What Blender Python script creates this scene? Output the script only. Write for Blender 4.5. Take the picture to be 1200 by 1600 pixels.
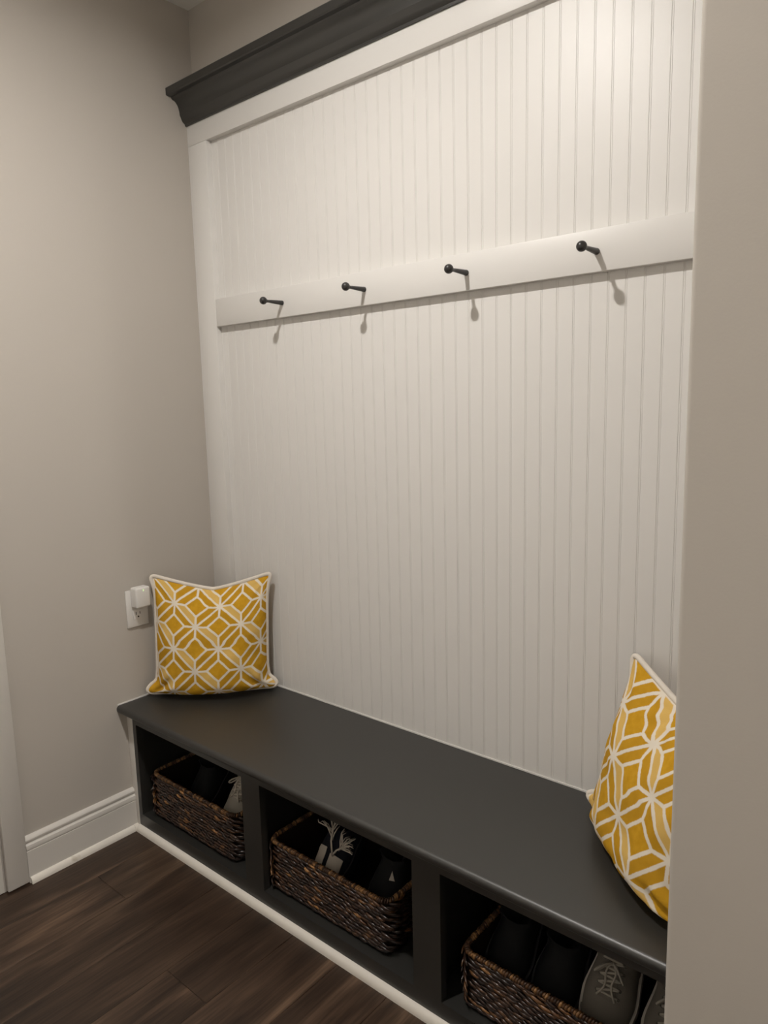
import bpy, bmesh, math, random
from mathutils import Vector, Matrix, Euler, noise

for o in list(bpy.data.objects):
    bpy.data.objects.remove(o)
sc = bpy.context.scene
COL = sc.collection
random.seed(7)
PI = math.pi

# ------------------------------------------------------------------ camera
cam_d = bpy.data.cameras.new('camera')
cam = bpy.data.objects.new('camera', cam_d)
COL.objects.link(cam)
cam.location = (1.9209, -1.4128, 1.2641)
cam.rotation_euler = (1.4227, 0.0244, 0.6983)
cam_d.sensor_fit = 'HORIZONTAL'
cam_d.sensor_width = 36.0
cam_d.lens = 36.0 * 1117.4 / 1200.0
cam_d.clip_start = 0.02
sc.camera = cam

# ------------------------------------------------------------------ world, exposure
world = bpy.data.worlds.new('world')
sc.world = world
world.use_nodes = True
world.node_tree.nodes['Background'].inputs[0].default_value = (0.9, 0.85, 0.8, 1)
world.node_tree.nodes['Background'].inputs[1].default_value = 0.02
sc.view_settings.view_transform = 'Standard'
sc.view_settings.look = 'None'
sc.view_settings.gamma = 1.0
sc.view_settings.use_curve_mapping = False
sc.view_settings.exposure = 0.0
LAMP_XYZ = (0.909, -0.938, 2.44)       # the flush ceiling disc that throws the peg shadows
LAMP_STRENGTH = 2350.0
FILL_STRENGTH = 2200.0                  # second disc added out of frame right, to brighten the right wall face
LAMP_COLOR = (1.0, 0.955, 0.905, 1)

# ------------------------------------------------------------------ materials
def mat(name, color, rough=0.5, spec=0.5, coat=0.0):
    m = bpy.data.materials.new(name)
    m.use_nodes = True
    b = m.node_tree.nodes['Principled BSDF']
    b.inputs['Base Color'].default_value = (*color, 1)
    b.inputs['Roughness'].default_value = rough
    b.inputs['Specular IOR Level'].default_value = spec
    if coat:
        b.inputs['Coat Weight'].default_value = coat
    return m

def nd(m, t, **kw):
    n = m.node_tree.nodes.new(t)
    for k, v in kw.items():
        setattr(n, k, v)
    return n

def lk(m, a, b):
    m.node_tree.links.new(a, b)

def bsdf(m):
    return m.node_tree.nodes['Principled BSDF']

def noise_mix(m, c1, c2, scale, detail=4, stretch=(1, 1, 1), lo=0.35, hi=0.65, coord='Object'):
    tc = nd(m, 'ShaderNodeTexCoord'); mp = nd(m, 'ShaderNodeMapping')
    mp.inputs['Scale'].default_value = stretch
    lk(m, tc.outputs[coord], mp.inputs['Vector'])
    n = nd(m, 'ShaderNodeTexNoise'); n.inputs['Scale'].default_value = scale; n.inputs['Detail'].default_value = detail
    lk(m, mp.outputs[0], n.inputs['Vector'])
    r = nd(m, 'ShaderNodeValToRGB')
    r.color_ramp.elements[0].position = lo; r.color_ramp.elements[0].color = (*c1, 1)
    r.color_ramp.elements[1].position = hi; r.color_ramp.elements[1].color = (*c2, 1)
    lk(m, n.outputs['Fac'], r.inputs[0])
    lk(m, r.outputs[0], bsdf(m).inputs['Base Color'])
    return mp, n, r

def bump(m, scale, strength, dist=0.001, stretch=(1, 1, 1), detail=3, coord='Object'):
    tc = nd(m, 'ShaderNodeTexCoord'); mp = nd(m, 'ShaderNodeMapping')
    mp.inputs['Scale'].default_value = stretch
    lk(m, tc.outputs[coord], mp.inputs['Vector'])
    n = nd(m, 'ShaderNodeTexNoise'); n.inputs['Scale'].default_value = scale; n.inputs['Detail'].default_value = detail
    lk(m, mp.outputs[0], n.inputs['Vector'])
    b = nd(m, 'ShaderNodeBump'); b.inputs['Strength'].default_value = strength; b.inputs['Distance'].default_value = dist
    lk(m, n.outputs['Fac'], b.inputs['Height'])
    lk(m, b.outputs[0], bsdf(m).inputs['Normal'])

M_WALL = mat('greige_wall_paint', (0.49, 0.454, 0.408), 0.75, 0.3)
bump(M_WALL, 320, 0.10, 0.001)
M_CEIL = mat('white_ceiling_paint', (0.82, 0.80, 0.76), 0.85, 0.2)
M_WHITE = mat('white_semigloss_paint', (0.725, 0.708, 0.68), 0.40, 0.45)
bump(M_WHITE, 60, 0.06, 0.001, (1, 1, 0.5))
M_TRIM = mat('white_trim_paint', (0.66, 0.63, 0.585), 0.36, 0.45)
M_SHOEM = mat('white_quarter_round_paint', (0.74, 0.70, 0.63), 0.38, 0.45)
noise_mix(M_SHOEM, (0.55, 0.50, 0.42), (0.76, 0.72, 0.65), 22, 5, (0.6, 1, 1), 0.24, 0.36)
M_DARK = mat('charcoal_satin_paint', (0.0185, 0.0178, 0.0155), 0.42, 1.0)
bump(M_DARK, 90, 0.05, 0.001)
M_PEG = mat('dark_bronze_paint', (0.028, 0.026, 0.025), 0.35, 0.5)
M_PLASTIC = mat('white_plastic', (0.72, 0.70, 0.67), 0.35, 0.5)
M_SLOT = mat('outlet_slot_black', (0.01, 0.01, 0.01), 0.6, 0.3)
M_PIPE = mat('cream_cotton_piping', (0.72, 0.66, 0.58), 0.9, 0.1)
bump(M_PIPE, 600, 0.3, 0.0006)

M_FLOOR = mat('dark_brown_vinyl_plank', (0.06, 0.045, 0.035), 0.42, 0.4)
def build_floor_mat():
    m = M_FLOOR
    tc = nd(m, 'ShaderNodeTexCoord'); oi = nd(m, 'ShaderNodeObjectInfo')
    off = nd(m, 'ShaderNodeVectorMath', operation='MULTIPLY_ADD')
    off.inputs[1].default_value = (1, 1, 1)
    cmb = nd(m, 'ShaderNodeCombineXYZ')
    mul = nd(m, 'ShaderNodeMath', operation='MULTIPLY'); mul.inputs[1].default_value = 37.0
    lk(m, oi.outputs['Random'], mul.inputs[0])
    lk(m, mul.outputs[0], cmb.inputs[0]); lk(m, mul.outputs[0], cmb.inputs[1])
    lk(m, tc.outputs['Object'], off.inputs[0]); lk(m, cmb.outputs[0], off.inputs[2])
    def layer(scale, stretch, detail, dist=0.0):
        mp = nd(m, 'ShaderNodeMapping'); mp.inputs['Scale'].default_value = stretch
        lk(m, off.outputs[0], mp.inputs['Vector'])
        n = nd(m, 'ShaderNodeTexNoise'); n.inputs['Scale'].default_value = scale
        n.inputs['Detail'].default_value = detail; n.inputs['Distortion'].default_value = dist
        lk(m, mp.outputs[0], n.inputs['Vector'])
        return n
    big = layer(7, (2.2, 0.28, 1), 3, 0.6)
    fine = layer(60, (3.0, 0.12, 1), 4, 0.2)
    r1 = nd(m, 'ShaderNodeValToRGB')
    e = r1.color_ramp.elements
    e[0].position = 0.33; e[0].color = (0.034, 0.0208, 0.0138, 1)
    e[1].position = 0.70; e[1].color = (0.150, 0.095, 0.061, 1)
    k = e.new(0.52); k.color = (0.064, 0.039, 0.0255, 1)
    lk(m, big.outputs['Fac'], r1.inputs[0])
    r2 = nd(m, 'ShaderNodeValToRGB')
    r2.color_ramp.elements[0].position = 0.35; r2.color_ramp.elements[0].color = (0.62, 0.60, 0.58, 1)
    r2.color_ramp.elements[1].position = 0.65; r2.color_ramp.elements[1].color = (1.12, 1.1, 1.08, 1)
    lk(m, fine.outputs['Fac'], r2.inputs[0])
    mx = nd(m, 'ShaderNodeMix', data_type='RGBA', blend_type='MULTIPLY')
    mx.inputs[0].default_value = 1.0
    lk(m, r1.outputs[0], mx.inputs[6]); lk(m, r2.outputs[0], mx.inputs[7])
    hsv = nd(m, 'ShaderNodeHueSaturation')
    mr = nd(m, 'ShaderNodeMapRange'); mr.inputs[3].default_value = 0.68; mr.inputs[4].default_value = 1.15
    lk(m, oi.outputs['Random'], mr.inputs[0]); lk(m, mr.outputs[0], hsv.inputs['Value'])
    lk(m, mx.outputs[2], hsv.inputs['Color'])
    lk(m, hsv.outputs[0], bsdf(m).inputs['Base Color'])
    b = nd(m, 'ShaderNodeBump'); b.inputs['Strength'].default_value = 0.12; b.inputs['Distance'].default_value = 0.001
    lk(m, fine.outputs['Fac'], b.inputs['Height']); lk(m, b.outputs[0], bsdf(m).inputs['Normal'])
build_floor_mat()

M_PILLOW = mat('mustard_lattice_fabric', (0.5, 0.28, 0.03), 0.92, 0.1)
def build_pillow_mat():
    m = M_PILLOW
    def M(op, a, b=None, c=None):
        n = nd(m, 'ShaderNodeMath', operation=op)
        for i, v in enumerate((a, b, c)):
            if v is None: continue
            if isinstance(v, (int, float)): n.inputs[i].default_value = v
            else: lk(m, v, n.inputs[i])
        return n.outputs[0]
    uv = nd(m, 'ShaderNodeUVMap'); uv.uv_map = 'UVMap'
    # hand printed wobble
    nz = nd(m, 'ShaderNodeTexNoise'); nz.inputs['Scale'].default_value = 3.0; nz.inputs['Detail'].default_value = 2
    lk(m, uv.outputs[0], nz.inputs['Vector'])
    wob = nd(m, 'ShaderNodeVectorMath', operation='MULTIPLY_ADD')
    wob.inputs[1].default_value = (0.035, 0.035, 0.0)
    lk(m, nz.outputs['Color'], wob.inputs[0]); lk(m, uv.outputs[0], wob.inputs[2])
    sp = nd(m, 'ShaderNodeSeparateXYZ'); lk(m, wob.outputs[0], sp.inputs[0])
    X, Y = sp.outputs[0], sp.outputs[1]
    x = M('PINGPONG', X, 1.0); y = M('PINGPONG', Y, 1.0)
    px = M('FLOORED_MODULO', M('FLOOR', X), 2.0); py = M('FLOORED_MODULO', M('FLOOR', Y), 2.0)
    w = 0.048
    d = M('SUBTRACT', x, y); ad = M('ABSOLUTE', d)
    dia = M('DIVIDE', ad, 1.4142)
    out = M('DIVIDE', M('ABSOLUTE', M('SUBTRACT', ad, 0.5)), 1.4142)
    def spoke(a, b):            # runs along a from the node at 0 to 0.5, at b = 0
        return M('MAXIMUM', b, M('MULTIPLY', M('MAXIMUM', M('SUBTRACT', a, 0.5), 0.0), 5.0))
    ix = M('SUBTRACT', 1.0, x); iy = M('SUBTRACT', 1.0, y)
    s = M('MINIMUM', M('MINIMUM', spoke(x, y), spoke(y, x)), M('MINIMUM', spoke(ix, iy), spoke(iy, ix)))
    dist = M('MINIMUM', M('MINIMUM', dia, out), s)
    r0 = M('SQRT', M('ADD', M('MULTIPLY', x, x), M('MULTIPLY', y, y)))
    r1 = M('SQRT', M('ADD', M('MULTIPLY', ix, ix), M('MULTIPLY', iy, iy)))
    hub = M('SUBTRACT', M('MINIMUM', r0, r1), 0.07)
    dist = M('MINIMUM', dist, hub)
    n2 = nd(m, 'ShaderNodeTexNoise'); n2.inputs['Scale'].default_value = 14; n2.inputs['Detail'].default_value = 3
    lk(m, uv.outputs[0], n2.inputs['Vector'])
    dist = M('ADD', dist, M('MULTIPLY', M('SUBTRACT', n2.outputs['Fac'], 0.5), 0.03))
    line = nd(m, 'ShaderNodeMapRange', interpolation_type='SMOOTHSTEP')
    line.inputs[1].default_value = w - 0.014; line.inputs[2].default_value = w + 0.014
    line.inputs[3].default_value = 1.0; line.inputs[4].default_value = 0.0
    lk(m, dist, line.inputs[0])
    # pale half of the falling bands
    par = M('ABSOLUTE', M('SUBTRACT', px, py))
    sgn = M('MULTIPLY', d, M('SUBTRACT', 1.0, M('MULTIPLY', px, 2.0)))
    half = M('GREATER_THAN', sgn, 0.0)
    band = M('LESS_THAN', ad, 0.5)
    pale = M('MULTIPLY', M('MULTIPLY', half, band), par)
    mid = M('MULTIPLY', band, M('SUBTRACT', 1.0, pale))
    n3 = nd(m, 'ShaderNodeTexNoise'); n3.inputs['Scale'].default_value = 5; n3.inputs['Detail'].default_value = 5
    lk(m, uv.outputs[0], n3.inputs['Vector'])
    def mix(f, a, b):
        n = nd(m, 'ShaderNodeMix', data_type='RGBA')
        if isinstance(f, float): n.inputs[0].default_value = f
        else: lk(m, f, n.inputs[0])
        for s_, v in ((6, a), (7, b)):
            if isinstance(v, tuple): n.inputs[s_].default_value = (*v, 1)
            else: lk(m, v, n.inputs[s_])
        return n.outputs[2]
    deep = mix(n3.outputs['Fac'], (0.46, 0.235, 0.010), (0.66, 0.37, 0.030))
    base = mix(M('MULTIPLY', mid, 0.5), deep, (0.47, 0.25, 0.02))
    base = mix(M('MULTIPLY', pale, 0.9), base, (0.70, 0.46, 0.14))
    col = mix(line.outputs[0], base, (0.76, 0.69, 0.58))
    lk(m, col, bsdf(m).inputs['Base Color'])
    tc = nd(m, 'ShaderNodeTexCoord')
    wv = nd(m, 'ShaderNodeTexNoise'); wv.inputs['Scale'].default_value = 900; wv.inputs['Detail'].default_value = 1
    lk(m, tc.outputs['Object'], wv.inputs['Vector'])
    b = nd(m, 'ShaderNodeBump'); b.inputs['Strength'].default_value = 0.25; b.inputs['Distance'].default_value = 0.0008
    hh = M('ADD', wv.outputs['Fac'], M('MULTIPLY', line.outputs[0], 0.8))
    lk(m, hh, b.inputs['Height']); lk(m, b.outputs[0], bsdf(m).inputs['Normal'])
build_pillow_mat()

def island_mat(name, stops, rough=0.5, spec=0.4):
    m = mat(name, (0.1, 0.05, 0.03), rough, spec)
    g = nd(m, 'ShaderNodeNewGeometry')
    r = nd(m, 'ShaderNodeValToRGB')
    e = r.color_ramp.elements
    e[0].position = stops[0][0]; e[0].color = (*stops[0][1], 1)
    e[1].position = stops[-1][0]; e[1].color = (*stops[-1][1], 1)
    for p, c in stops[1:-1]:
        q = e.new(p); q.color = (*c, 1)
    lk(m, g.outputs['Random Per Island'], r.inputs[0])
    tc = nd(m, 'ShaderNodeTexCoord')
    n = nd(m, 'ShaderNodeTexNoise'); n.inputs['Scale'].default_value = 160; n.inputs['Detail'].default_value = 3
    lk(m, tc.outputs['Object'], n.inputs['Vector'])
    mr = nd(m, 'ShaderNodeMapRange'); mr.inputs[1].default_value = 0.3; mr.inputs[2].default_value = 0.7
    mr.inputs[3].default_value = 0.55; mr.inputs[4].default_value = 1.3
    lk(m, n.outputs['Fac'], mr.inputs[0])
    h = nd(m, 'ShaderNodeHueSaturation'); lk(m, r.outputs[0], h.inputs['Color']); lk(m, mr.outputs[0], h.inputs['Value'])
    lk(m, h.outputs[0], bsdf(m).inputs['Base Color'])
    return m
M_STRAND = island_mat('espresso_seagrass', [(0.0, (0.018, 0.009, 0.006)), (0.60, (0.036, 0.016, 0.009)), (0.90, (0.075, 0.034, 0.015)), (0.975, (0.20, 0.09, 0.03)), (1.0, (0.40, 0.20, 0.07))], 0.30, 0.6)
M_RIM = island_mat('golden_brown_rope', [(0.0, (0.035, 0.016, 0.008)), (0.5, (0.11, 0.05, 0.019)), (1.0, (0.32, 0.165, 0.06))], 0.42, 0.5)
M_BASKET = mat('dark_basket_core', (0.016, 0.009, 0.006), 0.7, 0.2)
M_CANVAS = mat('grey_canvas', (0.15, 0.135, 0.115), 0.9, 0.1); bump(M_CANVAS, 500, 0.3, 0.0008)
M_CANVAS2 = mat('light_grey_canvas', (0.36, 0.33, 0.28), 0.9, 0.1); bump(M_CANVAS2, 500, 0.3, 0.0008)
M_SOLE = mat('off_white_rubber', (0.42, 0.39, 0.34), 0.6, 0.3)
M_LACE = mat('cream_lace', (0.52, 0.47, 0.40), 0.9, 0.1)
M_EYE = mat('dull_metal_eyelet', (0.10, 0.09, 0.075), 0.35, 0.5)
M_INK = mat('black_shoe_leather', (0.005, 0.005, 0.0055), 0.7, 0.2)
M_NAVY = mat('dark_navy_suede', (0.014, 0.015, 0.020), 0.9, 0.1)
M_BLKRUB = mat('black_rubber', (0.008, 0.008, 0.008), 0.6, 0.3)

# ------------------------------------------------------------------ helpers
def link(o, parent=None):
    COL.objects.link(o)
    if parent is not None:
        o.parent = parent
    return o

def obj(name, bm, m, parent=None, smooth=False, angle=None):
    me = bpy.data.meshes.new(name)
    bmesh.ops.recalc_face_normals(bm, faces=bm.faces[:])
    bm.to_mesh(me); bm.free()
    me.materials.append(m)
    if smooth:
        for p in me.polygons: p.use_smooth = True
        if angle is not None:
            me.set_sharp_from_angle(angle=math.radians(angle))
    return link(bpy.data.objects.new(name, me), parent)

def box(bm, lo, hi, bev=0.0, seg=2):
    c = [(a + b) / 2 for a, b in zip(lo, hi)]; s = [abs(b - a) for a, b in zip(lo, hi)]
    r = bmesh.ops.create_cube(bm, size=1.0, matrix=Matrix.Translation(c) @ Matrix.Diagonal((*s, 1)))
    if bev:
        ed = list({e for v in r['verts'] for e in v.link_edges})
        bmesh.ops.bevel(bm, geom=ed, offset=bev, segments=seg, affect='EDGES', profile=0.5)
    return bm

def boxes(name, lst, m, parent=None, bev=0.0):
    bm = bmesh.new()
    for lo, hi in lst: box(bm, lo, hi, bev)
    return obj(name, bm, m, parent, smooth=bool(bev), angle=35)

def prism(bm, prof, axis, a, b):
    """extrude a closed 2-D profile along an axis: 'x' -> (y,z), 'y' -> (x,z), 'z' -> (x,y)"""
    def P(p, t):
        return {'x': (t, p[0], p[1]), 'y': (p[0], t, p[1]), 'z': (p[0], p[1], t)}[axis]
    v0 = [bm.verts.new(P(p, a)) for p in prof]; v1 = [bm.verts.new(P(p, b)) for p in prof]
    n = len(prof)
    for i in range(n):
        bm.faces.new((v0[i], v0[(i + 1) % n], v1[(i + 1) % n], v1[i]))
    bm.faces.new(v0); bm.faces.new(v1)
    return bm

def tube(bm, pts, r, sides=8, closed=False, cap=True):
    pts = [Vector(p) for p in pts]; n = len(pts)
    rr = r if isinstance(r, (list, tuple)) else [r] * n
    rings = []; up = None
    for i, p in enumerate(pts):
        t = (pts[(i + 1) % n] - pts[i - 1]) if closed else (pts[min(i + 1, n - 1)] - pts[max(i - 1, 0)])
        if t.length < 1e-9: t = Vector((0, 0, 1))
        t.normalize()
        if up is None:
            up = t.orthogonal().normalized()
        else:
            up = (up - t * up.dot(t)); up = up.normalized() if up.length > 1e-6 else t.orthogonal().normalized()
        s = t.cross(up)
        rings.append([bm.verts.new(p + (up * math.cos(2 * PI * k / sides) + s * math.sin(2 * PI * k / sides)) * rr[i]) for k in range(sides)])
    m_ = n if closed else n - 1
    for i in range(m_):
        A, B = rings[i], rings[(i + 1) % n]
        for k in range(sides):
            bm.faces.new((A[k], A[(k + 1) % sides], B[(k + 1) % sides], B[k]))
    if cap and not closed:
        bm.faces.new(rings[0]); bm.faces.new(rings[-1])
    return bm

def lathe(bm, prof, mtx, sides=20):
    """prof: (radius, height) list spun about local z, placed by mtx"""
    rings = []
    for r, h in prof:
        if r < 1e-6:
            rings.append([bm.verts.new(mtx @ Vector((0, 0, h)))])
        else:
            rings.append([bm.verts.new(mtx @ Vector((r * math.cos(2 * PI * k / sides), r * math.sin(2 * PI * k / sides), h))) for k in range(sides)])
    for A, B in zip(rings, rings[1:]):
        for k in range(sides):
            a = [A[k % len(A)], A[(k + 1) % len(A)]] if len(A) > 1 else [A[0]]
            b = [B[(k + 1) % len(B)], B[k % len(B)]] if len(B) > 1 else [B[0]]
            f = a + b
            if len(f) >= 3: bm.faces.new(f)
    return bm

def tag(o, label=None, cat=None, group=None, kind=None):
    if label: o['label'] = label
    if cat: o['category'] = cat
    if group: o['group'] = group
    if kind: o['kind'] = kind
    return o

def empty(name, loc=(0, 0, 0)):
    o = bpy.data.objects.new(name, None)
    o.empty_display_size = 0.05
    o.location = loc
    return link(o)

def struct(o, label=None):
    o['kind'] = 'structure'
    if label: o['label'] = label
    return o

def localise(root):
    """children were built in world space: keep them there under an Empty that only translates"""
    off = Matrix.Translation(-root.location)
    for c in root.children:
        if c.data and not c.get('_loc'):
            c.data.transform(off)

# ------------------------------------------------------------------ dimensions
W = 1.688          # alcove width
H = 2.44           # ceiling
BZ = 0.400         # bench top
LIP = -0.394       # bench nosing
FACE = -0.364      # bench face frame
WEND = -0.668      # end of the right return wall
ROOM_Y, ROOM_X = -1.95, 3.4

# ------------------------------------------------------------------ setting
struct(boxes('wall_back', [((-0.12, 0.012, 0), (ROOM_X, 0.13, H))], M_WALL))
wall_back = bpy.data.objects['wall_back']
bw = bmesh.new()
box(bw, (W, WEND, 0), (ROOM_X, 0.012, H))
ed = [e for e in bw.edges if all(abs(v.co.x - W) < 1e-5 and abs(v.co.y - WEND) < 1e-5 for v in e.verts)]
bmesh.ops.bevel(bw, geom=ed, offset=0.006, segments=4, affect='EDGES', profile=0.5)
struct(obj('wall_right', bw, M_WALL, smooth=True, angle=40))
DY0, DY1, DH = -0.752, -1.56, 2.05     # doorway in the left wall
struct(boxes('wall_left', [((-0.12, DY0, 0), (0, 0.012, H)), ((-0.12, DY1, DH), (0, DY0, H)), ((-0.12, ROOM_Y, 0), (0, DY1, H))], M_WALL))
struct(boxes('wall_front', [((-0.12, ROOM_Y - 0.1, 0), (ROOM_X, ROOM_Y, H))], M_CEIL))
struct(boxes('wall_end', [((ROOM_X, ROOM_Y - 0.1, 0), (ROOM_X + 0.1, 0.13, H))], M_WALL))
struct(boxes('ceiling', [((-0.12, ROOM_Y - 0.1, H), (ROOM_X + 0.1, 0.13, H + 0.08))], M_CEIL))

# floor of planks running away from the bench
floor = struct(boxes('floor', [((-0.12, ROOM_Y - 0.1, -0.08), (ROOM_X + 0.1, 0.13, -0.008))], M_BLKRUB))
PW, PLEN = 0.1475, 1.22
def plank_mesh(L):
    bm = bmesh.new(); g = 0.0004; c = 0.0008
    top = [(g + c, g + c), (PW - g - c, g + c), (PW - g - c, L - g - c), (g + c, L - g - c)]
    rim = [(g, g), (PW - g, g), (PW - g, L - g), (g, L - g)]
    vt = [bm.verts.new((x, y, 0)) for x, y in top]
    vr = [bm.verts.new((x, y, -c)) for x, y in rim]
    vb = [bm.verts.new((x, y, -0.008)) for x, y in rim]
    bm.faces.new(vt); bm.faces.new(vb)
    for i in range(4):
        j = (i + 1) % 4
        bm.faces.new((vt[i], vt[j], vr[j], vr[i])); bm.faces.new((vr[i], vr[j], vb[j], vb[i]))
    return bm
full = None
seams = {}
k0 = -2
for k in range(k0, 24):
    x = 0.1345 + PW * (k - 1 + 0)
    if x > ROOM_X: break
    ph = -0.561 if k == 1 else -0.561 + (((k - 1) * 0.383) % PLEN) - 0.0
    y = ph
    while y > ROOM_Y: y -= PLEN
    while y < -0.30:
        y1 = y + PLEN
        lo, hi = max(y, ROOM_Y), min(y1, -0.30)
        if hi - lo > 0.02:
            o = obj('plank', plank_mesh(hi - lo), M_FLOOR, floor)
            o.location = (x, lo, 0)
        y = y1
# hidden floor under the bench
struct(boxes('trim_11', [((0.0, -0.30, -0.008), (W, 0.012, -0.0005))], M_BLKRUB))

# ---- beadboard: every board a piece of the back wall
PITCH = 0.0365
prof = [(0.0016, 0.0), (0.0020, 0.0010), (0.0026, 0.0010), (0.0032, 0.0002), (0.0049, 0.0002), (0.0055, 0.0010), (0.0061, 0.0010), (0.0065, 0.0), (PITCH, 0.0), (PITCH, 0.010), (0, 0.010), (0, 0.0)]
bb = prism(bmesh.new(), prof, 'z', 0.0, 2.07 - BZ)
first = None
x0b = 1.140 - 0.004 - PITCH * 29
n_b = 42
for i in range(n_b):
    if first is None:
        first = obj('bead_board', bb, M_WHITE, wall_back); o = first
    else:
        o = first.copy(); link(o, wall_back)
    o.location = (x0b + PITCH * i, 0, BZ)
TH = -0.018
struct(boxes('trim_1', [((0.0, TH, BZ), (0.090, 0.0118, 2.050))], M_WHITE, bev=0.0012), 'white flat upright board at the left end of the beadboard')
struct(boxes('trim_2', [((1.598, TH, BZ), (W, 0.0118, 2.050))], M_WHITE, bev=0.0012), 'white flat upright board at the right end of the beadboard')
struct(boxes('trim_3', [((0.0, TH - 0.0005, 2.050), (W, 0.0118, 2.112))], M_WHITE, bev=0.0012), 'white flat frieze board under the dark crown')
tag(boxes('peg_rail', [((0.0902, TH, 1.514), (1.5978, 0.0, 1.5955))], M_WHITE, bev=0.0012), 'long flat white board across the beadboard that carries the dark pegs', 'rail')

# crown, dark
cp = [(0.0118, 2.108), (-0.0235, 2.108), (-0.0245, 2.113), (-0.0310, 2.117), (-0.0345, 2.122), (-0.0385, 2.131)]
for i in range(7):      # cove
    t = i / 6
    cp.append((-0.0405 - 0.0225 * (1 - math.cos(t * PI / 2)) , 2.134 + 0.037 * math.sin(t * PI / 2)))
cp += [(-0.066, 2.1735), (-0.0675, 2.177), (-0.0815, 2.177), (-0.0845, 2.179), (-0.0848, 2.1965), (-0.083, 2.199), (0.0118, 2.199)]
struct(obj('trim_4', prism(bmesh.new(), cp, 'x', 0.0005, W - 0.0005), M_DARK, smooth=True, angle=28), 'dark charcoal crown moulding along the top of the white beadboard')

# baseboard on the left wall
def base_prof(sign=1):
    pts = [(0, 0), (0.0145, 0), (0.0145, 0.0900), (0.0130, 0.0912), (0.0130, 0.0930), (0.0150, 0.0945), (0.0155, 0.1000), (0.0140, 0.1065), (0.0110, 0.1090), (0.0085, 0.1110), (0.0085, 0.1135), (0.0115, 0.1165), (0.0120, 0.1215), (0.0095, 0.1265), (0.0050, 0.1300), (0, 0.1305)]
    return pts
struct(obj('baseboard_left', prism(bmesh.new(), base_prof(), 'y', -0.6905, FACE - 0.0004), M_TRIM, smooth=True, angle=30), 'white stepped baseboard along the left wall')
def quarter(cx, r, n=7):
    return [(cx, 0)] + [(cx + r * math.cos(a * PI / 2 / n), 0.0185 / 0.013 * r * math.sin(a * PI / 2 / n)) for a in range(n + 1)]
struct(obj('trim_5', prism(bmesh.new(), quarter(0.0147, 0.012), 'y', -0.6885, FACE - 0.0145), M_SHOEM, smooth=True, angle=40), 'white quarter round along the foot of the left baseboard')
q = [(FACE - 0.0002 - (c - 0.0), z) for c, z in quarter(0.0, 0.0135)]
struct(obj('trim_6', prism(bmesh.new(), q, 'x', 0.0285, W - 0.001), M_SHOEM, smooth=True, angle=40), 'long white quarter round along the foot of the bench')
struct(boxes('trim_7', [((0.0005, FACE - 0.0003, 0.0), (0.0300, FACE + 0.014, 0.360))], M_TRIM, bev=0.001), 'narrow white filler strip between the left wall and the dark bench face')
struct(obj('trim_12', prism(bmesh.new(), quarter(0.0150, 0.0125), 'y', FACE - 0.0140, FACE - 0.0006), M_SHOEM, smooth=True, angle=40), 'short white corner block of quarter round')
# caulk lines
struct(boxes('trim_8', [((0.090, -0.0025, BZ + 0.0006), (1.598, 0.0, BZ + 0.0045)), ((0.0002, LIP + 0.004, BZ + 0.0006), (0.0025, TH, BZ + 0.0045))], M_WHITE), 'thin white caulk line where the bench meets the walls')
# door casing and doorway at far left
struct(boxes('trim_9', [((0.0, -0.747, 0.004), (0.0165, -0.691, DH + 0.056)), ((0.0, DY1 - 0.003, DH), (0.0165, -0.747, DH + 0.056)), ((0.0, DY1 - 0.06, 0.004), (0.0165, DY1 - 0.003, DH))], M_TRIM, bev=0.0025), 'white flat door casing at the far left')
struct(boxes('trim_10', [((-0.125, DY0 - 0.012, 0.003), (0.004, DY0 + 0.0, DH)), ((-0.125, DY1, 0.003), (0.004, DY1 + 0.012, DH)), ((-0.125, DY1 + 0.012, DH - 0.012), (0.004, DY0 - 0.012, DH))], M_TRIM), 'white door jamb inside the casing')
d1 = struct(boxes('door_1', [((-0.075, DY1 + 0.014, 0.008), (-0.04, DY0 - 0.014, DH - 0.014))], M_TRIM))
bm = bmesh.new()
lathe(bm, [(0, 0), (0.026, 0), (0.026, 0.006), (0.010, 0.010), (0.010, 0.035), (0.024, 0.045), (0.027, 0.056), (0.020, 0.066), (0, 0.068)], Matrix.Translation((-0.04, DY1 + 0.075, 0.95)) @ Matrix.Rotation(PI / 2, 4, 'Y'))
obj('door_knob', bm, M_PEG, d1, smooth=True, angle=40)

# ------------------------------------------------------------------ bench
bench = empty('storage_bench', (W / 2, -0.19, 0.0))
tag(bench, 'long dark charcoal built-in bench with open cubbies under the white beadboard', 'bench')
r = 0.010; zt, zb = BZ, BZ - 0.023
sp = [(-0.0002, zb), (-0.0002, zt)]
for a in range(6):
    t = a / 5 * PI / 2; sp.append((LIP + r - r * math.sin(t), zt - r + r * math.cos(t)))
for a in range(6):
    t = a / 5 * PI / 2; sp.append((LIP + r - r * math.cos(t), zb + r - r * math.sin(t)))
obj('seat_top', prism(bmesh.new(), sp, 'x', 0.0006, W - 0.0006), M_DARK, bench, smooth=True, angle=50)
cv = [(FACE + 0.002, zb - 0.0002), (FACE - 0.014, zb - 0.0002), (FACE - 0.0135, zb - 0.003), (FACE - 0.010, zb - 0.006), (FACE - 0.006, zb - 0.0075), (FACE, zb - 0.010), (FACE + 0.002, zb - 0.010)]
obj('nosing_moulding', prism(bmesh.new(), cv, 'x', 0.0304, W - 0.0006), M_DARK, bench, smooth=True, angle=40)
FB = FACE + 0.019
ST = [(0.0304, 0.048), (0.537, 0.607), (1.084, 1.155), (1.632, W - 0.0006)]
OZ0, OZ1 = 0.056, 0.343
obj('face_top_rail', box(bmesh.new(), (0.0304, FACE, OZ1), (W - 0.0006, FB, zb - 0.0004)), M_DARK, bench)
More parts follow.
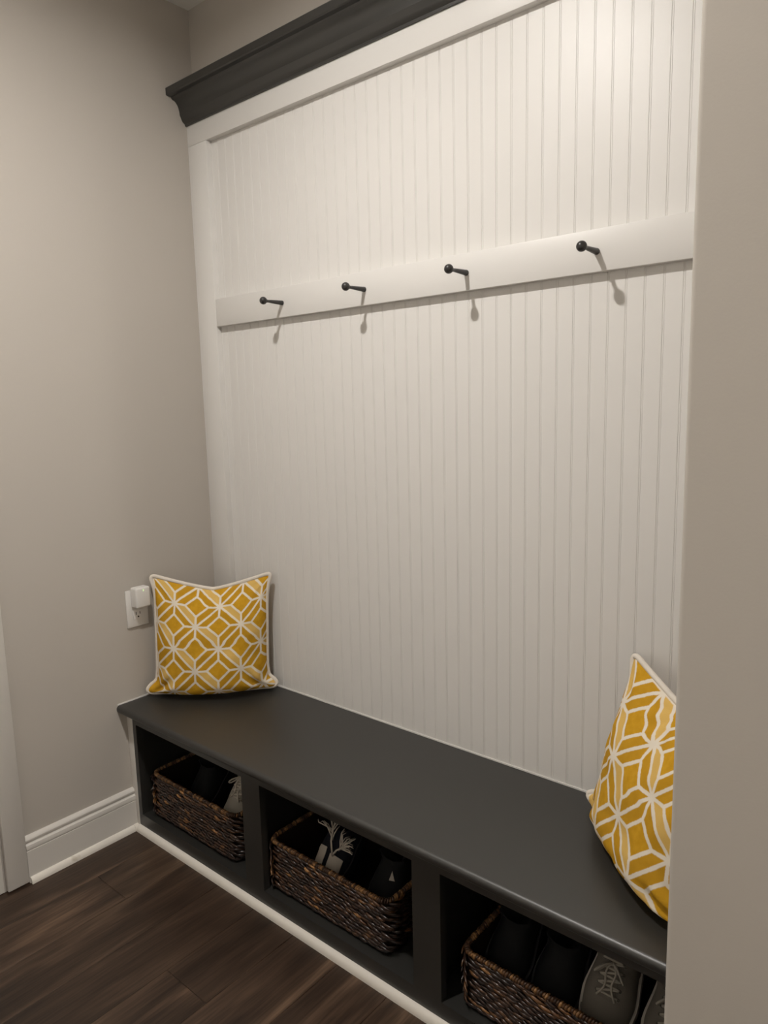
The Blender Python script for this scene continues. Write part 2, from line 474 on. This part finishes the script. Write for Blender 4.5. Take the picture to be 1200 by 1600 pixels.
obj('face_bottom_rail', box(bmesh.new(), (0.0304, FACE, 0.0), (W - 0.0006, FB, OZ0)), M_DARK, bench)
for a, b in ST:
    obj('face_stile', box(bmesh.new(), (a, FACE, OZ0), (b, FB, OZ1)), M_DARK, bench)
obj('cubby_floor', box(bmesh.new(), (0.0304, FB, OZ0 - 0.018), (W - 0.0006, -0.013, OZ0)), M_DARK, bench)
for xc in (0.0394, 0.572, 1.1195, W - 0.0096):
    obj('divider', box(bmesh.new(), (xc - 0.009, FB, OZ0), (xc + 0.009, -0.013, zb - 0.0004)), M_DARK, bench)
obj('back_panel', box(bmesh.new(), (0.0304, -0.0125, 0.02), (W - 0.0006, -0.001, zb - 0.0004)), M_DARK, bench)
localise(bench)

# ------------------------------------------------------------------ pegs
def make_peg(x):
    t = empty('coat_peg', (x, TH, 1.5525))
    m = Matrix.Rotation(PI / 2, 4, 'X')
    bm = bmesh.new()
    lathe(bm, [(0, 0), (0.0062, 0), (0.0066, 0.002), (0.0062, 0.004), (0.0055, 0.020), (0.0042, 0.045), (0.0036, 0.054), (0.0046, 0.056), (0.0046, 0.058), (0.0038, 0.060), (0, 0.061)], m, 18)
    obj('shaft', bm, M_PEG, t, smooth=True, angle=50)
    bm = bmesh.new()
    R_ = 0.0103; c = 0.0688
    lathe(bm, [(R_ * math.sin(PI * i / 12), c - R_ * math.cos(PI * i / 12)) for i in range(13)], m, 22)
    obj('ball_tip', bm, M_PEG, t, smooth=True)
    return t
peg_labels = ['dark ball-tipped coat peg on the white rail, leftmost of four',
              'dark ball-tipped coat peg on the white rail, second from the left',
              'dark ball-tipped coat peg on the white rail, third from the left',
              'dark ball-tipped coat peg on the white rail, rightmost of four beside the right wall']
p0 = make_peg(0.390)
for i in range(4):
    if i == 0: t = p0
    else:
        t = p0.copy(); link(t)
        for c in p0.children:
            d = c.copy(); link(d, t)
        t.location = (0.390 + 0.305 * i, TH, 1.5525)
    tag(t, peg_labels[i], 'peg', 'coat pegs on the white rail')

# ------------------------------------------------------------------ outlet and plug-in
out = empty('wall_outlet', (0.0, -0.3045, 0.682))
tag(out, 'white double wall outlet on the left wall beside the left pillow', 'outlet')
obj('cover_plate', box(bmesh.new(), (0.0003, -0.0350, -0.0570), (0.0060, 0.0350, 0.0570), 0.0022), M_PLASTIC, out, smooth=True, angle=40)
for dz in (0.0195, -0.0195):
    rc = obj('receptacle', box(bmesh.new(), (0.0058, -0.0165, dz - 0.0145), (0.0078, 0.0165, dz + 0.0145), 0.0009), M_PLASTIC, out, smooth=True, angle=40)
    bm = bmesh.new()
    box(bm, (0.0076, -0.0075, dz - 0.001), (0.0080, -0.0055, dz + 0.008)); box(bm, (0.0076, 0.0050, dz - 0.000), (0.0080, 0.0070, dz + 0.007))
    lathe(bm, [(0, 0), (0.0027, 0), (0.0027, 0.0004), (0, 0.0004)], Matrix.Translation((0.0076, 0, dz - 0.0075)) @ Matrix.Rotation(PI / 2, 4, 'Y'), 12)
    obj('slots', bm, M_SLOT, rc)
dev = empty('plug_in_adapter', (0.0082, -0.303, 0.7185))
tag(dev, 'small white rounded plug-in adapter with a tiny green light in the outlet', 'adapter')
obj('housing', box(bmesh.new(), (0.0, -0.0235, -0.0305), (0.0330, 0.0235, 0.0305), 0.0055, 4), M_PLASTIC, dev, smooth=True, angle=50)
M_LED = mat('green_status_led', (0.5, 0.9, 0.4), 0.4)
bsdf(M_LED).inputs['Emission Color'].default_value = (0.55, 1.0, 0.35, 1); bsdf(M_LED).inputs['Emission Strength'].default_value = 1.2
obj('status_light', box(bmesh.new(), (0.0318, 0.000, 0.0195), (0.0334, 0.0022, 0.0245), 0.0004, 1), M_LED, dev)
obj('plug_blade', box(bmesh.new(), (-0.0006, -0.0075, 0.002), (0.001, -0.0055, 0.008)), M_EYE, dev)

# ------------------------------------------------------------------ pillows
def make_pillow(name, label, BL, BR, TL, TR, nrm, drop, push, thick, seed, u_off, v_off, S, ears=(1, 1)):
    BL, BR, TL, TR = map(Vector, (BL, BR, TL, TR)); nrm = Vector(nrm).normalized()
    Wd = (BR - BL).length; Ht = (TL - BL).length
    root = empty(name, ((BL + BR) / 2).to_tuple()); root.location.z = BZ + 0.0008
    N = 56
    side = (BR - BL).normalized()
    def base(u, v):
        cu, cv0 = max(0.0, abs(u) - 0.86) / 0.14, max(0.0, abs(v) - 0.86) / 0.14
        if cu > 0 and cv0 > 0:                       # rounded corners
            u = math.copysign(0.86 + 0.14 * cu * math.sqrt(1 - cv0 * cv0 / 2), u)
            v = math.copysign(0.86 + 0.14 * cv0 * math.sqrt(1 - cu * cu / 2), v)
        a = (u + 1) / 2; b = (v + 1) / 2
        p = BL.lerp(BR, a).lerp(TL.lerp(TR, a), b)
        tw = (1 - abs(u) ** 1.25) * max(0.0, b) ** 2.6
        p = p - Vector((0, 0, 1)) * drop * tw - nrm * push * tw
        bw_ = (1 - u * u) * max(0.0, 1 - b) ** 3
        p = p + nrm * 0.018 * bw_
        p -= side * math.copysign(1, u) * 0.022 * abs(u) ** 3 * (1 - abs(v) ** 6)          # sides drawn in
        ew = max(0.0, abs(u) - 0.82) / 0.18 * (max(0.0, -v - 0.80) / 0.20) ** 0.8               # floppy bottom corners
        k = ears[0] if u < 0 else ears[1]
        p += (side * math.copysign(0.030, u) + nrm * 0.018 + Vector((0, 0, 0.004))) * ew * k
        return p
    def prof_(u, v):
        c = -0.30
        g = (1 - min(1, ((v - c) / (1 - c)) ** 2 if v > c else ((c - v) / (1 + c)) ** 5)) ** (0.85 if v > c else 0.55)
        return max(0.0, (1 - abs(u) ** 2.6)) ** 0.62 * max(0.0, g)
    def wr(u, v, s):
        q_ = Vector((u * 2.1 + seed, v * 2.1, s))
        w = 0.0065 * noise.noise(q_ * 1.3) + 0.0025 * noise.noise(q_ * 3.7)
        # creases that run in from the corners and from the sagging top edge
        for cu, cv_, am in ((-1, -1, 1), (1, -1, 1), (-1, 1, .6), (1, 1, .6), (0, 1, 0.55)):
            du, dv = u - cu, v - cv_
            rr_ = math.hypot(du, dv); an = math.atan2(dv, du)
            w += am * 0.0085 * math.sin(an * 11 + seed * 2 + 2 * noise.noise(q_)) * math.exp(-((rr_ - .30) / .22) ** 2)
        return w
    bm = bmesh.new()
    uvl = bm.loops.layers.uv.new('UVMap')
    grid = {}
    uvs = {}
    for sgn in (1, -1):
        for i in range(N + 1):
            for j in range(N + 1):
                u = math.sin((i / N - .5) * PI) * .35 + (2 * i / N - 1) * .65
                v = math.sin((j / N - .5) * PI) * .35 + (2 * j / N - 1) * .65
                edge = i in (0, N) or j in (0, N)
                if edge and sgn == -1:
                    grid[(sgn, i, j)] = grid[(1, i, j)]; continue
                p = base(u, v)
                if not edge:
                    g = prof_(u, v)
                    t = thick if sgn == 1 else thick * 0.55
                    p = p + nrm * sgn * (t * g + wr(u, v, sgn) * min(1.0, g * 1.6))
                    p.z -= 0.010 * g * (1 if v < 0 else 0.4)
                p.z = max(p.z, BZ + 0.0016)
                if p.x < 0.5: p.x = max(p.x, 0.006)
                else: p.x = min(p.x, W - 0.006)
                lim = -0.006 if 0.1 < p.x < 1.59 else TH - 0.004
                p.y = min(p.y, lim)
                vt = bm.verts.new(p - root.location); grid[(sgn, i, j)] = vt
                uvs[vt] = ((u * Wd / 2 - u_off) / S, ((v + 1) / 2 * Ht - v_off) / S)
    for sgn in (1, -1):
        for i in range(N):
            for j in range(N):
                f = [grid[(sgn, i, j)], grid[(sgn, i + 1, j)], grid[(sgn, i + 1, j + 1)], grid[(sgn, i, j + 1)]]
                if sgn == -1: f.reverse()
                fc = bm.faces.new(f)
                for l in fc.loops: l[uvl].uv = uvs[l.vert]
    loop = [grid[(1, i, 0)] for i in range(N)] + [grid[(1, N, j)] for j in range(N)] + [grid[(1, N - i, N)] for i in range(N)] + [grid[(1, 0, N - j)] for j in range(N)]
    path = []
    for v in loop:
        q_ = v.co.copy(); q_.z = max(q_.z, 0.0068)
        path.append(q_)
    obj('cover', bm, M_PILLOW, root, smooth=True)
    bm = tube(bmesh.new(), path, 0.0062, 8, closed=True)
    for v in bm.verts:
        v.co.z = max(v.co.z, 0.0002)
    obj('piping', bm, M_PIPE, root, smooth=True)
    tag(root, label, 'pillow', 'mustard lattice pillows at the bench ends')
    return root

make_pillow('throw_pillow', 'mustard and white lattice throw pillow in the left corner, beside the wall outlet',
            (0.018, -0.286, 0.412), (0.284, -0.024, 0.412), (0.016, -0.270, 0.780), (0.300, -0.018, 0.776), (1, -1, 0.04), 0.056, 0.025, 0.070, 1.3, 0.028, 0.165, 0.068)
make_pillow('throw_pillow', 'mustard and white lattice throw pillow at the right end, half hidden by the wall',
            (1.356, -0.050, 0.412), (1.650, -0.335, 0.412), (1.396, -0.016, 0.756), (1.676, -0.295, 0.756), (-1, -1, 0.10), 0.052, 0.020, 0.074, 4.1, -0.075, 0.194, 0.076, (1.9, 1.0))

# ------------------------------------------------------------------ baskets
def rrect(x0, x1, y0, y1, r, step):
    """points and tangents round a rounded rectangle, evenly spaced, counter-clockwise from the front left"""
    segs = []
    L = [((x0 + r, y0), (x1 - r, y0)), ((x1, y0 + r), (x1, y1 - r)), ((x1 - r, y1), (x0 + r, y1)), ((x0, y1 - r), (x0, y0 + r))]
    C_ = [(x1 - r, y0 + r, -PI / 2), (x1 - r, y1 - r, 0), (x0 + r, y1 - r, PI / 2), (x0 + r, y0 + r, PI)]
    pts = []
    for (a, b), (cx, cy, a0) in zip(L, C_):
        n = 60
        for i in range(n): pts.append(Vector((a[0] + (b[0] - a[0]) * i / n, a[1] + (b[1] - a[1]) * i / n, 0)))
        for i in range(16):
            t = a0 + PI / 2 * i / 16; pts.append(Vector((cx + r * math.cos(t), cy + r * math.sin(t), 0)))
    pts.append(pts[0].copy())
    cum = [0]
    for a, b in zip(pts, pts[1:]): cum.append(cum[-1] + (b - a).length)
    n = max(8, round(cum[-1] / step)); out_ = []
    j = 0
    for i in range(n):
        s = cum[-1] * i / n
        while cum[j + 1] < s: j += 1
        f = (s - cum[j]) / max(1e-9, cum[j + 1] - cum[j])
        p = pts[j].lerp(pts[j + 1], f); t = (pts[j + 1] - pts[j]).normalized()
        out_.append((p, t))
    return out_

def make_basket(label, x0, x1, y0, y1, z0, z1, seed):
    rnd = random.Random(seed)
    root = empty('wicker_basket', ((x0 + x1) / 2, (y0 + y1) / 2, z0))
    wd, dp, ht = x1 - x0, y1 - y0, z1 - z0
    X0, X1, Y0, Y1 = -wd / 2, wd / 2, -dp / 2, dp / 2
    # core walls and base
    bm = bmesh.new()
    o_ = rrect(X0 + .006, X1 - .006, Y0 + .006, Y1 - .006, .022, .012); i_ = [(p - Vector((t.y, -t.x, 0)) * .005) for p, t in o_]
    n = len(o_)
    R4 = [[bm.verts.new((p.x, p.y, z)) for p in pl] for pl, z in (([p for p, t in o_], 0.001), ([p for p, t in o_], ht - .004), (i_, ht - .004), (i_, 0.007))]
    for A, B in zip(R4, R4[1:]):
        for k in range(n): bm.faces.new((A[k], A[(k + 1) % n], B[(k + 1) % n], B[k]))
    bm.faces.new(R4[0]); bm.faces.new(R4[3])
    obj('basket_body', bm, M_BASKET, root, smooth=True, angle=40)
    # woven strands
    bm = bmesh.new()
    rows = 14; rh = (ht - 0.012) / rows
    def strand(P, T, Nn, ln, th, tilt, bow):
        Zv = Vector((0, 0, 1)); T2 = (T * math.cos(tilt) - Zv * math.sin(tilt)); Z2 = Zv * math.cos(tilt) + T * math.sin(tilt)
        rings = []; K = 5; sd = 6
        for k in range(K):
            s = k / (K - 1) * 2 - 1
            w = (1 - 0.72 * abs(s) ** 2.2)
            c = P + T2 * (s * ln / 2) + Nn * (bow * (1 - s * s))
            rings.append([bm.verts.new(c + (Z2 * math.cos(2 * PI * q / sd) * th * w + Nn * math.sin(2 * PI * q / sd) * th * 0.62 * w)) for q in range(sd)])
        for A, B in zip(rings, rings[1:]):
            for q in range(sd): bm.faces.new((A[q], A[(q + 1) % sd], B[(q + 1) % sd], B[q]))
        bm.faces.new(rings[0]); bm.faces.new(rings[-1])
    for r_ in range(rows):
        z = 0.006 + rh * (r_ + .5)
        ring = rrect(X0 + .004, X1 - .004, Y0 + .004, Y1 - .004, .024, 0.0225)
        for k, (p, t) in enumerate(ring):
            nrm = Vector((t.y, -t.x, 0))
            sft = t * ((0.37 * r_ % 1.0) * 0.0225 + rnd.uniform(-.003, .003))
            strand(p + sft + Vector((0, 0, z + rnd.uniform(-.0012, .0012))), t, nrm, 0.033 + rnd.uniform(-.006, .009), rh * 0.52 * rnd.uniform(.75, 1.15), math.radians(10 + rnd.uniform(-9, 9)), 0.0026 + rnd.uniform(0, .0016))
    tag(obj('woven_strands', bm, M_STRAND, root, smooth=True), kind='stuff')
    # coiled rim
    bm = bmesh.new()
    ring = rrect(X0 + .005, X1 - .005, Y0 + .005, Y1 - .005, .026, 0.0056)
    for p, t in ring:
        nrm = Vector((t.y, -t.x, 0)); c = p + Vector((0, 0, ht - 0.002))
        ax = (t + nrm * 0.35 + Vector((0, 0, -.25))).normalized()
        u_ = ax.orthogonal().normalized(); v_ = ax.cross(u_)
        rr_ = 0.0070 * rnd.uniform(.85, 1.15); rings = []
        for s, w in ((-1, .30), (-.5, .92), (.5, .92), (1, .30)):
            rings.append([bm.verts.new(c + ax * s * 0.0030 + (u_ * math.cos(2 * PI * q / 10) + v_ * math.sin(2 * PI * q / 10)) * rr_ * w) for q in range(10)])
        for A, B in zip(rings, rings[1:]):
            for q in range(10): bm.faces.new((A[q], A[(q + 1) % 10], B[(q + 1) % 10], B[q]))
        bm.faces.new(rings[0]); bm.faces.new(rings[-1])
    tag(obj('coiled_rim', bm, M_RIM, root, smooth=True), kind='stuff')
    tag(root, label, 'basket', 'wicker baskets in the bench cubbies')
    return root
make_basket('dark brown wicker basket in the left cubby, farthest from the right wall', 0.070, 0.470, -0.342, -0.070, OZ0 + 0.0006, 0.192, 11)
make_basket('dark brown wicker basket in the middle cubby, holding the shoe with frayed laces', 0.600, 0.998, -0.342, -0.070, OZ0 + 0.0006, 0.187, 12)
make_basket('brown wicker basket in the right cubby, holding two grey lace-up sneakers', 1.184, 1.638, -0.342, -0.070, OZ0 + 0.0006, 0.180, 13)

# ------------------------------------------------------------------ shoes
def lerp_tab(tab, s):
    for (a, va), (b, vb) in zip(tab, tab[1:]):
        if s <= b:
            f = (s - a) / (b - a); f = f * f * (3 - 2 * f) * .5 + f * .5
            return va + (vb - va) * f
    return tab[-1][1]
WT = [(0, .010), (.03, .026), (.10, .034), (.30, .034), (.50, .039), (.72, .047), (.86, .043), (.95, .030), (.99, .013), (1, .004)]
HT = [(0, .030), (.50, .088), (.62, .071), (.78, .052), (.90, .041), (.97, .032), (1, .024)]
CT = [(0, .072), (.25, .062), (.47, .080), (.52, .086)]
L_ = 0.262
def upper_y(s, y):
    """height of the closed upper at length s and lateral y"""
    w = lerp_tab(WT, s); h = lerp_tab(HT, s)
    c = max(-1, min(1, y / max(w, 1e-4)))
    return 0.018 + (h - 0.018) * (max(0, 1 - c * c)) ** 0.42
def shoe_upper(s0=0.0, s1=1.0, off=0.0):
    bm = bmesh.new(); rows = []
    K = 30
    for i in range(K + 1):
        s = s0 + (s1 - s0) * i / K
        w = lerp_tab(WT, s) + off; row = []
        if s > 0.50 or s0 > 0:
            for j in range(13):
                c = -math.cos(PI * j / 12)
                row.append((s * L_, w * c, 0.014 if j in (0, 12) else upper_y(s, (w - off) * c) + off))
        else:
            ch = lerp_tab(CT, s)
            half = [(1, .014), (1.02, .028), (.99, .45 * ch + .012), (.93, .75 * ch + .006), (.86, ch)]
            inner = (.76, ch - .004); ctr = .026
            for f, z in half: row.append((s * L_, -w * f, z))
            row.append((s * L_, -w * inner[0], inner[1])); row.append((s * L_, 0, ctr)); row.append((s * L_, w * inner[0], inner[1]))
            for f, z in reversed(half): row.append((s * L_, w * f, z))
        rows.append([bm.verts.new(p) for p in row])
    for A, B in zip(rows, rows[1:]):
        for j in range(12): bm.faces.new((A[j], A[j + 1], B[j + 1], B[j]))
    if s0 == 0: bm.faces.new(rows[0])
    bm.faces.new(rows[-1])
    return bm
def shoe_sole(t=0.024, grow=0.004):
    bm = bmesh.new(); pts = []
    K = 26
    ss = [(.5 - .5 * math.cos(PI * i / K)) for i in range(K + 1)]
    for s in ss: pts.append((s * (L_ + .008) - .004, lerp_tab(WT, s) + grow * math.sin(PI * min(1, max(0, s))) ** .3))
    prof_ = pts + [(x, -w) for x, w in reversed(pts[1:-1])]
    return prism(bm, prof_, 'z', 0.0, t)

def make_shoe(name, label, loc, toe, up, m_up, m_sole, m_lace, group=None, laces=True, cap=True, bow=True, scale=1.0):
    toe = Vector(toe).normalized(); up = Vector(up); up = (up - toe * up.dot(toe)).normalized(); sd = up.cross(toe)
    root = empty(name)
    root.matrix_world = Matrix.Translation(Vector(loc)) @ Matrix((toe, sd, up)).transposed().to_4x4() @ Matrix.Translation((-L_ * scale, 0, 0))
    if scale != 1.0: root.scale = (scale,) * 3
    obj('sole', shoe_sole(), m_sole, root, smooth=True, angle=50)
    obj('upper', shoe_upper(), m_up, root, smooth=True, angle=70)
    if cap:
        obj('toe_cap', shoe_upper(0.84, 0.998, 0.0016), m_up, root, smooth=True, angle=60)
    if laces:
        # tongue
        bm = bmesh.new(); rws = []
        for i in range(9):
            s = .46 + .30 * i / 8
            rws.append([bm.verts.new((s * L_, y, upper_y(max(s, .5), y) + .0018 + (.012 * (.50 - s) / .04 if s < .5 else 0))) for y in (-.014, -.007, 0, .007, .014)])
        for A, B in zip(rws, rws[1:]):
            for j in range(4): bm.faces.new((A[j], A[j + 1], B[j + 1], B[j]))
        ext = bmesh.ops.extrude_face_region(bm, geom=bm.faces[:])
        for v in [g for g in ext['geom'] if isinstance(g, bmesh.types.BMVert)]: v.co.z += .0015
        obj('tongue', bm, m_up, root, smooth=True, angle=60)
        bm = bmesh.new(); rows = [.53, .58, .63, .68, .73]
        for i, s in enumerate(rows):
            for d in (0, 1):
                if i + d * 1 >= len(rows): continue
                s2 = rows[min(i + 1, 4)] if d else s
                P = []
                for k in range(9):
                    y = -.019 + .038 * k / 8
                    sx = s + (s2 - s) * k / 8
                    P.append((sx * L_, y if d == 0 else -y, upper_y(sx, y) + .0045 + .001 * d))
                tube(bm, P, .0022, 6)
        if bow:
            for q in (-1, 1):
                P = [(.545 * L_, 0, upper_y(.545, 0) + .007)]
                for k in range(1, 10):
                    a = k / 9 * 2 * PI
                    P.append((.545 * L_ + .026 * math.sin(a * .5) * (1 if k < 9 else .4), q * (.004 + .022 * math.sin(a / 2)) , upper_y(.55, 0) + .007 + .006 * math.sin(a)))
                tube(bm, P, .0020, 6)
                P = [(.55 * L_ + .055 * k / 7, q * (.002 + .012 * k / 7 + .004 * math.sin(k)), upper_y(.55 + .2 * k / 7, .01) + .008) for k in range(8)]
                tube(bm, P, .0020, 6)
        obj('laces', bm, m_lace, root, smooth=True)
        for s in (.53, .58, .63, .68, .73):
            for y in (-.020, .020):
                bm = bmesh.new()
                lathe(bm, [(.0016, 0), (.0034, 0), (.0030, .0012), (.0016, .0014), (.0016, 0)], Matrix.Translation((s * L_, y, upper_y(s, y) + .0004)) @ Matrix.Rotation(-math.copysign(.5, y), 4, 'X'), 10)
                obj('eyelet', bm, M_EYE, root, smooth=True)
    tag(root, label, 'shoe', group)
    return root

DN = (0.0, -0.76, -0.65)       # toe forward and down into the basket
UPV = (0.12, -0.65, 0.76)
make_shoe('lace_up_sneaker', 'grey canvas lace-up sneaker in the right basket, nearer the basket middle', (1.461, -0.300, 0.106), DN, UPV, M_CANVAS, M_SOLE, M_CANVAS2, 'grey sneakers in the right basket')
make_shoe('lace_up_sneaker', 'grey canvas lace-up sneaker in the right basket, partly hidden by the right wall', (1.573, -0.300, 0.102), DN, UPV, M_CANVAS, M_SOLE, M_CANVAS2, 'grey sneakers in the right basket')
make_shoe('lace_up_sneaker', 'light grey lace-up sneaker showing at the right side of the left basket', (0.398, -0.298, 0.110), (0.02, -0.76, -0.65), (0.12, -0.65, 0.76), M_CANVAS2, M_SOLE, M_LACE)
make_shoe('dark_shoe', 'dark shoe hard to see in the shadowed left basket', (0.22, -0.298, 0.082), (0, -0.76, -0.65), (0.08, -0.65, 0.76), M_INK, M_BLKRUB, M_INK, laces=False, cap=False)
make_shoe('dark_shoe', 'dark shoe hard to see in the left half of the right basket', (1.252, -0.298, 0.082), (0, -0.76, -0.65), (0.08, -0.65, 0.76), M_INK, M_BLKRUB, M_INK, laces=False, cap=False)
make_shoe('dark_shoe', 'dark shoe hard to see beside the grey sneakers in the right basket', (1.358, -0.298, 0.082), (0, -0.76, -0.65), (0.08, -0.65, 0.76), M_INK, M_BLKRUB, M_INK, laces=False, cap=False)
ds = make_shoe('dark_shoe', 'dark shoe with a small pale tab at the right of the middle basket', (0.928, -0.298, 0.082), (0, -0.76, -0.65), (0.08, -0.65, 0.76), M_INK, M_BLKRUB, M_INK, laces=False, cap=False)
bm = bmesh.new()
tv = [bm.verts.new((.60 * L_ + a, b, upper_y(.60, .02) + c)) for a, b, c in ((0, .016, .006), (.02, .017, .004), (.016, .027, -.004))]
bm.faces.new(tv)
ext = bmesh.ops.extrude_face_region(bm, geom=bm.faces[:])
for v in [g for g in ext['geom'] if isinstance(g, bmesh.types.BMVert)]: v.co.z += .002
obj('pale_tab', bm, M_LACE, ds)
fs = make_shoe('fringed_shoe', 'dark shoe with cream panels and frayed white laces in the middle basket', (0.752, -0.296, 0.092), (-0.03, -0.76, -0.65), (0.10, -0.65, 0.76), M_NAVY, M_BLKRUB, M_LACE, laces=False, cap=False)
def shoe_patch(s0, s1, y0, y1):
    bm = bmesh.new(); rws = []
    for i in range(7):
        s = s0 + (s1 - s0) * i / 6
        rws.append([bm.verts.new((s * L_, y0 + (y1 - y0) * j / 6, upper_y(s, y0 + (y1 - y0) * j / 6) + .0015)) for j in range(7)])
    for A, B in zip(rws, rws[1:]):
        for j in range(6): bm.faces.new((A[j], A[j + 1], B[j + 1], B[j]))
    ext = bmesh.ops.extrude_face_region(bm, geom=bm.faces[:])
    for v in [g for g in ext['geom'] if isinstance(g, bmesh.types.BMVert)]: v.co.z += .002
    return bm
obj('cream_panel', shoe_patch(.70, .86, -.044, -.009), M_LACE, fs, smooth=True, angle=40)
obj('cream_panel', shoe_patch(.73, .89, .004, .038), M_LACE, fs, smooth=True, angle=40)
bm = bmesh.new(); rnd = random.Random(5)
def frayed(P, r):
    tube(bm, P, [r * (1 - .35 * i / (len(P) - 1)) for i in range(len(P))], 6)
root_p = Vector((.74 * L_, .012, upper_y(.74, .01) + .003))
for hub_, a0, a1, n_ in ((Vector((.55 * L_, -.004, upper_y(.55, 0) + .010)), -1.5, .55, 12), (Vector((.64 * L_, .040, upper_y(.64, .02) + .014)), -.25, 1.75, 16)):
    frayed([root_p, root_p.lerp(hub_, .5) + Vector((0, 0, .008)), hub_], .0030)
    for k in range(n_):
        a = a0 + (a1 - a0) * k / (n_ - 1) + rnd.uniform(-.12, .12)
        ln = rnd.uniform(.026, .044)
        d_ = Vector((-math.cos(a), math.sin(a), .25 + rnd.uniform(-.2, .3)))
        b_ = root_p.lerp(hub_, rnd.uniform(.55, 1.0))
        c_ = Vector((0, 0, rnd.uniform(.002, .012)))
        bend = Vector((-math.sin(a), -math.cos(a), 0)) * rnd.uniform(-.008, .008)
        frayed([b_, b_ + d_ * ln * .4 + c_ + bend * .6, b_ + d_ * ln * .75 + c_ * 1.2 + bend, b_ + d_ * ln + bend * .3], .0017)
obj('frayed_laces', bm, M_LACE, fs, smooth=True)

# ------------------------------------------------------------------ ceiling light, plus an added fill light
def ceiling_light(loc, label, strength):
    lt = empty('ceiling_light', loc)
    tag(lt, label, 'ceiling light')
    bm = bmesh.new()
    lathe(bm, [(0.0315, -0.001), (0.0315, -0.008), (0.040, -0.010), (0.062, -0.006), (0.064, -0.0005), (0.0315, -0.0005)], Matrix.Identity(4), 40)
    obj('trim_ring', bm, M_PLASTIC, lt, smooth=True, angle=40)
    m = mat('lit_lens', (0.9, 0.9, 0.9), 0.5)
    bsdf(m).inputs['Emission Color'].default_value = LAMP_COLOR
    bsdf(m).inputs['Emission Strength'].default_value = strength
    bm = bmesh.new()
    lathe(bm, [(0, -0.0055), (0.0310, -0.0055), (0.0310, -0.002), (0, -0.002)], Matrix.Identity(4), 32)
    obj('lens', bm, m, lt)
ceiling_light(LAMP_XYZ, 'round flush white ceiling downlight above the hall in front of the bench', LAMP_STRENGTH)
ceiling_light((LAMP_XYZ[0] + 2.1, LAMP_XYZ[1], LAMP_XYZ[2]), 'unseen round downlight added out of frame to brighten the right wall', FILL_STRENGTH)
